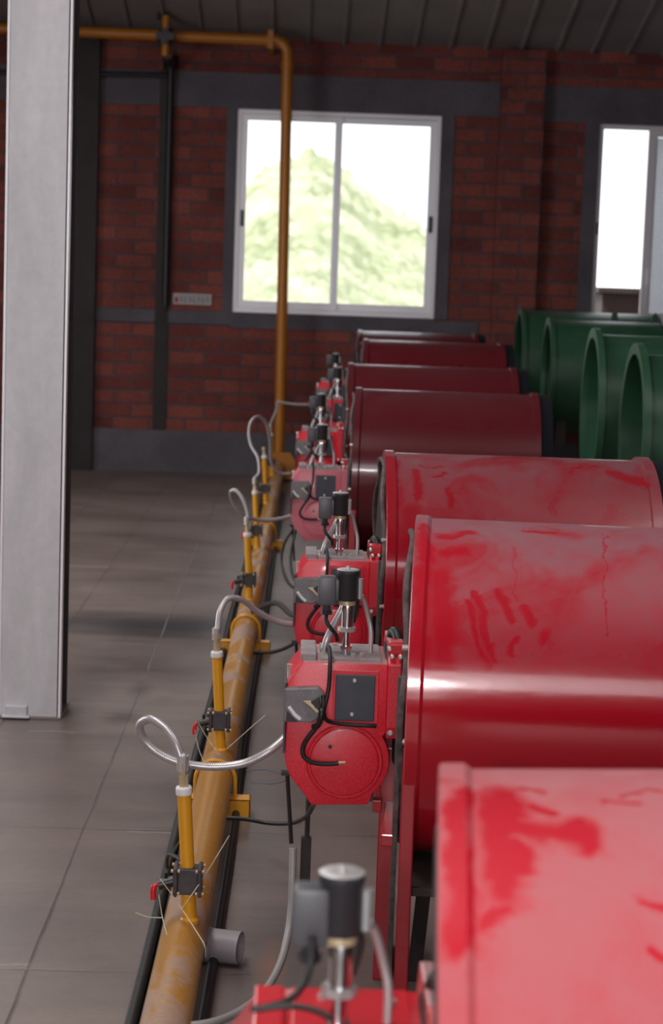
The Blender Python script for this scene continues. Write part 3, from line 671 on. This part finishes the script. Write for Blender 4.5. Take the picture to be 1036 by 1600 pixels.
# ------------------------------------------------------------------ red drums on stands
DR = .352
def drum_machine(label, loc, length, mt, yaw=0, tilt=0, group='red drum heaters in a row'):
    """local x = 0 at the left end plate, y = 0 at the drum axis"""
    t = thing('drum_heater', label, 'drum heater', loc, radians(yaw), group); zc = .627
    def put(name, bm, m_, sm=40):
        o = obj(name, bm, m_, t, sm); o.location = (0, 0, zc); o.rotation_euler = (0, radians(tilt), 0); return o
    R = DR-.006
    bm = BM(); lathe(bm, (.026, 0, 0), (1, 0, 0), [(0, .10), (0, R), (length*.5, R), (length-.03, R), (length-.03, .1)], 128, cap=True); put('drum', bm, mt)
    bm = BM(); lathe(bm, (0, 0, 0), (1, 0, 0), [(0, .11), (0, DR-.003), (.002, DR), (.026, DR), (.028, DR-.003), (.028, .11)], 128, cap=True); put('end_ring', bm, mt)
    bm = BM(); lathe(bm, (.0285, 0, 0), (1, 0, 0), [(-.003, DR+.0), (0, DR-.002), (.004, DR-.005)], 128, cap=False); put('weld_seam', bm, mt)
    bm = BM(); lathe(bm, (length-.035, 0, 0), (1, 0, 0), [(0, .11), (0, DR+.004), (.03, DR+.004), (.03, .11)], 96, cap=True); put('end_ring', bm, mt)
    bm = BM(); lathe(bm, (length-.005, 0, 0), (1, 0, 0), [(0, .1), (0, DR-.006), (.05, DR-.006), (.05, .1)], 64, cap=True); put('end_shade_ring', bm, 'shade_black')  # black ring put in for the shadowed gap at the right end
    bm = BM(); pts = []
    for i in range(73):
        a = 2*pi*i/72; rr = .322+.006*sin(5*a+loc[1])
        pts.append((-.006+.004*sin(7*a+1), rr*cos(a), rr*sin(a)))
    tube(bm, pts, .007, 8, 2)
    if tilt: bm.free()
    else: put('rope_seal', bm, 'gasket', 60)
    bm = BM(); lathe(bm, (-.004, 0, 0), (1, 0, 0), [(0, .08), (0, .29), (.004, .29), (.004, .08)], 64, cap=True); put('end_plate', bm, 'darksteel')
    # stand
    for (x0, x1, y0, y1, z1) in ((-.002, .025, -.325, -.295, .56), (-.052, -.018, -.06, .16, .50), (length-.08, length-.05, -.325, -.295, .5), (length-.08, length-.05, .2, .23, .4)):
        bm = BM(); box(bm, x0, x1, y0, y1, 0, z1); obj('leg', bm, 'red', t, 0, .003)
    bm = BM(); box(bm, -.04, -.014, -.30, .16, .36, .385); obj('bracket', bm, 'red', t, 0, .003)
    bm = BM(); box(bm, -.018, -.007, -.30, -.290, .02, .70); obj('edge_strip', bm, 'gasket', t, 0, .002)
    bm = BM(); a = .04
    prism(bm, [(.02, 0), (.05, 0), (.07, .29), (.04, .29)], -.06, -.03); obj('leg', bm, 'darksteel', t, 0, .002)
    bm = BM(); box(bm, .0, length-.06, -.31, .16, .266, .283); obj('cradle', bm, 'darksteel', t, 0, .002)
    # bright bolt on the rim and stud at the axis
    for yy, dz in () if tilt else ((-.30, .13), (-.322, -.05)):
        bm = BM(); cyl(bm, (-.012, yy, zc+dz), (.003, yy, zc+dz), .006, 8); obj('rim_bolt', bm, 'bolt', t)
    return t
MACH = [(.165, 1.83, 0, .80, 'red5', 'very dusty pinkish red drum nearest the camera, at the bottom right', -4.5, -2.8),
        (.250, 3.95, 0, .80, 'red4', 'big glossy red drum in the right middle, with finger smears in its dust', -4.5, 0),
        (.250, 5.52, 0, .77, 'red3', 'red drum just behind the smeared one, dusty along its top', 0, 0),
        (.238, 8.15, .040, .775, 'red_drum_shaded', 'red drum darkened for shade, with a black right-hand end in front of the green drums', -2.5, 0),
        (.245, 9.85, .075, .86, 'red_drum_shaded', 'narrow visible strip of shade-darkened red drum behind the black-ended one', 0, 0),
        (.365, 11.35, .160, .83, 'red_drum_shaded', 'red drum darkened for shade, second from the wall', 0, 0),
        (.375, 12.85, .175, .80, 'red_drum_shaded', 'red drum darkened for shade, nearest the wall, below the window', 0, 0)]
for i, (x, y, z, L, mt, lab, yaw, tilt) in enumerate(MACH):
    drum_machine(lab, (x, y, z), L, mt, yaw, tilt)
    if z > 0:
        bm = BM(); box(bm, x-.06, x+L+.02, y-.36, y+.34, 0, z)
        tag(obj('concrete_plinth', bm, 'render', None, 0, .005), ['', '', '', 'low cement plinth under the black-ended red drum', 'cement plinth under the shade-darkened red drum strip', 'cement plinth under the second drum from the wall', 'cement plinth under the drum nearest the wall'][i], 'plinth')

# ------------------------------------------------------------------ gas burners
def arc2(cx, cz, r, a0, a1, k):
    return [(cx+r*cos(radians(a0+(a1-a0)*i/k)), cz+r*sin(radians(a0+(a1-a0)*i/k))) for i in range(k+1)]
def burner(label, red='burner_red'):
    """local frame: x as in the hall measured from the drum's end plate + .25, y = 0 at the drum axis"""
    t = thing('gas_burner', label, 'burner', (0, 0, 0), 0, 'red gas burners on the drum ends')
    YF, YB = -.115, .085
    prof = [(-.005, .56), (-.006, .645), (.026, .688), (.198, .688), (.198, .545)] + \
           arc2(.118, .486, .090, 35, -50, 10) + [(.168, .394), (.052, .390)] + arc2(.093, .500, .100, 228, 178, 6)
    bm = BM(); prism(bm, prof, YF, YB); obj('housing', bm, red, t, 40, .004)
    bm = BM(); lathe(bm, (.116, YF+.001, .484), (0, -1, 0), [(0, .079), (.004, .079), (.006, .0765), (.004, .074), (.004, .072), (.009, .069), (.010, .066), (.010, 0)], 64); fc = obj('fan_cover', bm, red, t, 30)
    bm = BM(); cyl(bm, (.086, YF-.012, .516), (.086, YF-.008, .516), .004, 10); obj('screw', bm, 'black', fc)
    bm = BM(); box(bm, .0925, .1735, YF-.005, YF, .569, .665); pn = obj('cover_panel', bm, 'panel', t, 0, .002)
    for zz in (.653, .583):
        b = BM(); lathe(b, (.131-(.003 if zz < .6 else 0), YF-.005, zz), (0, -1, 0), [(0, .0048), (.002, .0045), (.0035, .002), (.0035, 0)], 12); obj('screw', b, 'bolt', pn)
    bm = BM(); box(bm, .0865, .1805, YF-.0025, YF, .5645, .673); obj('panel_rim', bm, red, t, 0, .001)
    # damper box with smoky cover, scale and white lever
    bm = BM(); prism(bm, [(-.009, .566), (-.010, .636), (.058, .640), (.070, .628), (.070, .585), (.048, .566)], YF-.020, YF+.02); db = obj('damper_box', bm, 'greycover', t, 0, .004)
    bm = BM(); prism(bm, [(-.003, .597), (.002, .601), (.014, .586), (.026, .576), (.022, .571), (.010, .580)], YF-.025, YF-.0195); obj('white_lever', bm, 'white', db, 0, .001)
    bm = BM(); prism(bm, [(-.006, .568), (-.004, .590), (.014, .572), (.020, .568)], YF-.0215, YF-.0195); obj('dark_label', bm, 'black', db, 0)
    bm = BM(); prism(bm, [(.043, .610), (.060, .622), (.064, .598), (.054, .600)], YF-.028, YF-.0195); obj('lever_tip', bm, 'black', db, 0, .001)
    bm = BM(); prism(bm, [(.028, .612), (.043, .613), (.052, .599), (.060, .592), (.056, .588), (.044, .600)], YF-.0225, YF-.0195); obj('scale_strip', bm, 'brass', db, 0)
    # top: raised clamp block, plate, lugs
    bm = BM(); box(bm, .020, .052, YF+.015, YB-.03, .686, .702); obj('top_block', bm, 'burner_top', t, 0, .003)
    bm = BM(); box(bm, .060, .185, YF+.02, YB-.01, .686, .693); tp = obj('top_plate', bm, 'burner_top', t, 0, .002)
    for px_, py_ in ((.128, -.07), (.146, -.06), (.092, .04), (.166, .03)):
        b = BM(); cyl(b, (px_, py_, .692), (px_, py_, .699), .0055, 6); obj('screw', b, 'bolt', tp, 0)
    bm = BM(); cyl(bm, (-.002, YF+.02, .648), (-.002, YF+.02, .672), .004, 8); cyl(bm, (-.002, YF+.02, .672), (-.002, YF+.02, .678), .007, 6); obj('corner_bolt', bm, 'bolt', t)
    bm = BM(); box(bm, -.0105, -.006, YF-.012, YF+.15, .50, .645); obj('rear_shield', bm, 'panel', t, 0, .001)
    # mounting flange towards the drum
    bm = BM(); prism(bm, [(YF-.005, .535), (YB+.01, .535), (YB+.03, .60), (YB+.03, .68), (YB, .722), (YF+.02, .722), (YF-.012, .69), (YF-.012, .56)], .198, .2255, 'YZ'); fl = obj('mounting_flange', bm, red, t, 0, .003)
    bm = BM(); box(bm, .196, .232, YF-.004, YF+.05, .706, .733); ob = obj('clamp_lug', bm, 'burner_clean', t, 0, .006)
    for bx, bz in ((.199, .722), (.205, .706), (.222, .706)):
        b = BM(); lathe(b, (bx, YF-.006, bz), (0, -1, 0), [(0, .0055), (.006, .0055), (.008, .003), (.008, 0)], 10); obj('bolt', b, 'bolt', ob)
    for bz in (.548,):
        b = BM(); lathe(b, (.207, YF-.004, bz), (0, -1, 0), [(0, .007), (.006, .007), (.008, .004), (.008, 0)], 6); obj('bolt', b, 'zinc', fl)
    bm = BM(); lathe(bm, (.195, -.0, .633), (1, 0, 0), [(0, .080), (.046, .080)], 40); obj('blast_tube', bm, 'black', t)
    bm = BM(); cyl(bm, (.224, YF+.01, .633), (.243, YF+.01, .633), .0085, 14); obj('stud', bm, 'chrome', t)
    bm = BM(); box(bm, .178, .196, -.10, -.07, .374, .400); obj('foot_lug', bm, 'red', t, 0, .002)
    # gas train on top: nipple, nut, elbow, solenoid coil
    X0, Yg = .113, -.05
    bm = BM(); cyl(bm, (X0, Yg, .688), (X0, Yg, .748), .0090, 20); cyl(bm, (X0, Yg, .705), (X0, Yg, .712), .0135, 6); gt = obj('gas_pipe', bm, 'chrome', t, 20)
    b = BM(); cyl(b, (X0, Yg, .742), (X0, Yg, .751), .0185, 8); obj('nut', b, 'zinc', gt, 20)
    b = BM(); lathe(b, (X0+.001, Yg, .750), (0, 0, 1), [(-.0, .0125), (.030, .0125), (.040, .0145), (.050, .0125), (.050, 0)], 20); obj('elbow', b, 'chrome', gt)
    b = BM(); tube(b, [(X0+.003, Yg+.02, .76), (X0+.010, Yg+.02, .79), (X0+.003, Yg+.01, .815)], .0155, 12, 6); obj('valve_casting', b, 'darksteel', gt)
    b = BM(); cyl(b, (X0-.001, Yg, .797), (X0-.001, Yg, .810), .0175, 18); obj('brass_collar', b, 'brass', gt)
    S = BM(); lathe(S, (X0-.001, Yg, .806), (0, 0, 1), [(0, .0195), (.003, .0218), (.052, .0218), (.055, .0236), (.060, .0236), (.062, .021), (.063, 0)], 32); so = obj('solenoid_coil', S, 'coil', t, 40)
    b = BM(); lathe(b, (X0-.001, Yg, .868), (0, 0, 1), [(0, .0220), (.002, .0235), (.003, .0215), (.003, .004), (.009, .004), (.010, 0)], 28); obj('coil_cap', b, 'zinc', so, 30)
    S = BM(); box(S, X0-.062, X0-.025, Yg-.02, Yg+.016, .796, .856); box(S, X0-.032, X0-.014, Yg-.012, Yg+.012, .806, .850); sb = obj('coil_plug', S, 'coilbox', t, 40, .006)
    b = BM(); cyl(b, (X0-.043, Yg, .798), (X0-.043, Yg, .777), .009, 12); cyl(b, (X0-.043, Yg, .784), (X0-.043, Yg, .776), .012, 8); obj('cable_gland', b, 'coil', sb, 20)
    b = BM(); cyl(b, (X0+.025, Yg, .810), (X0+.025, Yg, .852), .0055, 10); obj('side_fitting', b, 'zinc', so)
    # leads
    Yc = YF-.014
    b = BM(); tube(b, [(X0-.043, Yg, .778), (X0-.042, Yg-.01, .762), (X0-.030, Yg-.01, .745), (X0-.022, Yg+.0, .735), (X0-.018, Yg+.01, .72)], .0042, 8); obj('coil_lead', b, 'rubber', t, 60)
    b = BM(); tube(b, [(.075, -.04, .700), (.077, YF+.02, .716), (.079, YF-.005, .704), (.0795, Yc-.008, .68), (.079, Yc-.010, .65), (.075, Yc-.014, .62), (.070, Yc-.014, .595), (.074, Yc-.008, .576), (.09, Yc, .567), (.12, Yc+.004, .563), (.160, Yc+.004, .562), (.178, Yc+.008, .561)], .0042, 8); obj('control_cable', b, 'rubber', t, 60)
    b = BM(); tube(b, [(.068, Yc-.012, .625), (.0685, Yc-.016, .60), (.062, Yc-.012, .572), (.052, Yc-.010, .553), (.040, Yc-.008, .536), (.031, Yc-.006, .517), (.032, Yc-.006, .499), (.045, Yc-.006, .487), (.066, Yc-.004, .482), (.092, Yc-.002, .482), (.104, Yc-.002, .484)], .0048, 8); obj('flame_lead', b, 'rubber', t, 60)
    b = BM(); cyl(b, (.10, Yc-.002, .4845), (.118, Yc-.002, .486), .0035, 8); obj('brass_tip', b, 'brass', t)
    b = BM(); tube(b, [(.064, YF-.02, .60), (.066, YF-.034, .59), (.060, YF-.03, .566), (.050, YF-.022, .558)], .0062, 8); obj('cable_clip', b, 'black', t, 60)
    b = BM(); tube(b, [(X0-.002, Yg+.04, .80), (X0-.012, Yg+.04, .775), (X0-.028, Yg+.03, .745), (X0-.040, Yg+.02, .718), (X0-.046, Yg+.02, .69)], .0075, 10); obj('air_hose', b, 'braid', t, 60)
    b = BM(); tube(b, [(X0+.028, Yg+.01, .815), (X0+.036, Yg+.02, .80), (X0+.046, Yg+.03, .765), (X0+.052, Yg+.03, .735), (X0+.052, Yg+.03, .69)], .0048, 8); obj('impulse_tube', b, 'zinc', t, 60)
    b = BM(); tube(b, [(.205, .02, .70), (.212, .0, .735), (.222, -.03, .72), (.226, -.05, .66), (.226, -.05, .52), (.220, -.04, .45)], .0105, 10); obj('black_hose', b, 'rubber', t, 60)
    # lead dropping to the floor
    b = BM(); box(b, -.012, .010, YF+.02, YF+.04, .445, .452); cyl(b, (.0, YF+.03, .45), (.0135, YF+.03, .30), .0045, 8); obj('drop_lead', b, 'rubber', t)
    return t
M['burner_top'] = rough_mat('dusty_casting', (.26, .22, .225), (.38, .33, .335), 25, .75, .1, 200)
b1 = burner('front red burner in sharp focus, round fan cover and slate panel facing the camera')
BL = [('blurred red burner at the bottom edge, only its top and gas valve showing', (-.047, 1.93, 0)),
      ('second red burner, just behind and above the sharply focused one', (0.013, 5.40, 0)),
      ('paler pinkish red burner in front of the black-ended drum', (-.012, 8.0, .0)),
      ('red burner half hidden behind the gas valve of the pinkish burner', (.0, 9.7, .03)),
      ('small distant red burner, second from the brick wall', (.11, 11.25, .10)),
      ('farthest red burner, against the brick wall', (.12, 12.75, .125))]
b1.location = (0, 3.945, 0)
burners = [dup(b1, loc, lab) for lab, loc in BL]
for c in burners[2].children:                                # the paler pink one
    if c.data.materials[0].name.startswith('burner_red'):
        c.data = c.data.copy(); c.data.materials[0] = M['burner_pink']
    for g in c.children:
        if g.data.materials[0].name.startswith('burner_red'): g.data = g.data.copy(); g.data.materials[0] = M['burner_pink']

# the nearest one has clean red paint on top and a shorter gas nipple
for c in list(burners[0].children):
    nm = c.name.split('.')[0]
    if nm in ('gas_pipe', 'solenoid_coil', 'coil_plug', 'coil_lead', 'impulse_tube', 'air_hose'): c.location += Vector((.006 if nm == 'coil_plug' else -.006, 0, -.008))
    if nm in ('housing', 'top_plate', 'top_block'): c.data = c.data.copy(); c.data.materials[0] = M['burner_clean']
    if nm in ('air_hose', 'coil_lead', 'control_cable'): bpy.data.objects.remove(c)
# corrugated conduit carrying on from the front burner's drop lead, cables
corr = lambda L, i: 1+.13*(i % 2)
cable('corrugated_conduit', [at(458, 1325, 3.86), at(457, 1370, 3.84), at(455, 1420, 3.82), at(449, 1465, 3.78), at(436, 1510, 3.70), at(412, 1550, 3.60), at(375, 1580, 3.50), at(330, 1598, 3.4), at(270, 1606, 3.36)], .0075, 'conduit', 'grey corrugated conduit hanging below the front burner and sweeping left over the floor', 'conduit', 10, 24, corr)
cable('floor_lead', [at(355, 1278, 4.72), at(385, 1280, 4.7), at(420, 1286, 4.66), at(455, 1286, 4.5), at(478, 1276, 4.3), at(490, 1258, 4.05)], .0055, 'rubber', 'black cable from the yellow main across the floor up to the front burner')
cable('floor_lead', [at(286, 1345, 4.0), at(264, 1335, 4.15), at(262, 1355, 4.3), at(272, 1330, 4.5), at(292, 1305, 4.75), at(318, 1290, 4.9)], .0045, 'rubber', 'thin black cable curling left behind the nearest valve')
cable('floor_lead', [at(398, 1020, 6.9), at(430, 1018, 6.7), at(460, 1005, 6.3), at(480, 985, 5.6)], .007, 'rubber', 'black cable on the floor running to the second red burner')
cable('floor_lead', [at(395, 955, 7.3), at(430, 942, 7.0), at(455, 960, 6.6), at(480, 965, 5.6)], .010, 'darksteel', 'thick dark hose curving behind the second standpipe hose')
cable('hanging_cable', [at(458, 826, 7.9), at(444, 850, 7.85), at(440, 880, 7.8), at(450, 910, 7.6), at(470, 925, 7.3)], .006, 'rubber', 'outer black cable looping down from the pinkish burner')
cable('hanging_cable', [at(462, 830, 7.9), at(455, 860, 7.8), at(455, 890, 7.7), at(465, 915, 7.5)], .006, 'rubber', 'inner black cable looping down from the pinkish burner')
cable('near_lead', [at(487, 1462, 1.84), at(487, 1495, 1.83), at(478, 1530, 1.82), at(455, 1560, 1.80), at(420, 1573, 1.78), at(395, 1577, 1.77)], .0038, 'rubber', 'blurred dark lead trailing left from the nearest gas valve')
cable('near_lead', [at(395, 1577, 1.77), at(450, 1572, 1.77), at(490, 1578, 1.76), at(520, 1592, 1.75)], .0034, 'rubber', 'blurred dark lead lying across the top of the nearest burner')

# dark upright post and grey tread seen between front burner and nearest valve
bm = BM(); p = at(478, 1330, 4.35); cyl(bm, (p.x, 4.35, 0), (p.x+.003, 4.35, .44), .006, 8); box(bm, p.x-.012, p.x+.012, 4.34, 4.36, .0, .17)
tag(obj('burner_prop', bm, 'darksteel', None, 0), 'slim dark steel prop standing on the floor under the front burner', 'prop')

# ------------------------------------------------------------------ green drums at the right
def green_drum(label, x, Y, ztop, R, L, lip, collar=True):
    zc = ztop-R
    t = thing('green_drum', label, 'drum', (x, Y, 0), radians(-2), 'green open drums stored at the right')
    bm = BM(); lathe(bm, (0, 0, zc), (1, 0, 0), [(0, R-.014), (0, R-lip), (.02, R-lip), (L, R-lip), (L, R-lip-.014), (0, R-lip-.014)], 96, cap=False)
    obj('shell', bm, 'green', t, 40)
    bm = BM(); lathe(bm, (-.012, 0, zc), (1, 0, 0), [(0, R-.045), (0, R), (.03, R), (.03, R-.045), (0, R-.045)], 96, cap=False); obj('rim', bm, 'green', t, 30)
    bm = BM(); lathe(bm, (L*.8, 0, zc), (1, 0, 0), [(0, R-lip-.012), (.006, R-lip-.012), (.006, .0)], 64, cap=False); obj('inner_plate', bm, 'green', t, 30)
    for yy in (-R*.6, R*.6):
        for xa in (.05, L-.11):
            bm = BM(); zt = zc-R*.8+.04; box(bm, xa, xa+.06, yy-.02, yy+.02, 0, zt); obj('leg', bm, 'darksteel', t, 0)
    return t
green_drum('green drum rim nearest the right edge, with the lowest rounded top', 1.385, 7.9, 1.252, .385, .8, .045)
green_drum('green drum with a pointed open rim between the two other green rims', 1.405, 9.2, 1.285, .39, .95, .03)
green_drum('green drum with a narrow dark opening, leftmost of the pointed green rims', 1.590, 12.35, 1.285, .375, .70, .012)
green_drum('green drum at the back, its left end touching the black-ended red drum in view', 1.53, 13.45, 1.335, .42, .95, .02)
# fixings on the back drum
gb = thing('green_housing', 'dark green flat box with lifting lugs behind the green drums, under the right window', 'housing', (2.03, 12.9, 0))
bm = BM(); box(bm, 0, .36, -.12, .05, 0, 1.262); obj('body', bm, 'green', gb, 0, .01)
for xx in (.03, .30):
    bm = BM(); prism(bm, [(xx, 1.26), (xx+.055, 1.26), (xx+.045, 1.32), (xx+.03, 1.335), (xx+.01, 1.32)], -.05, -.02); obj('lug', bm, 'green', gb, 0, .003)
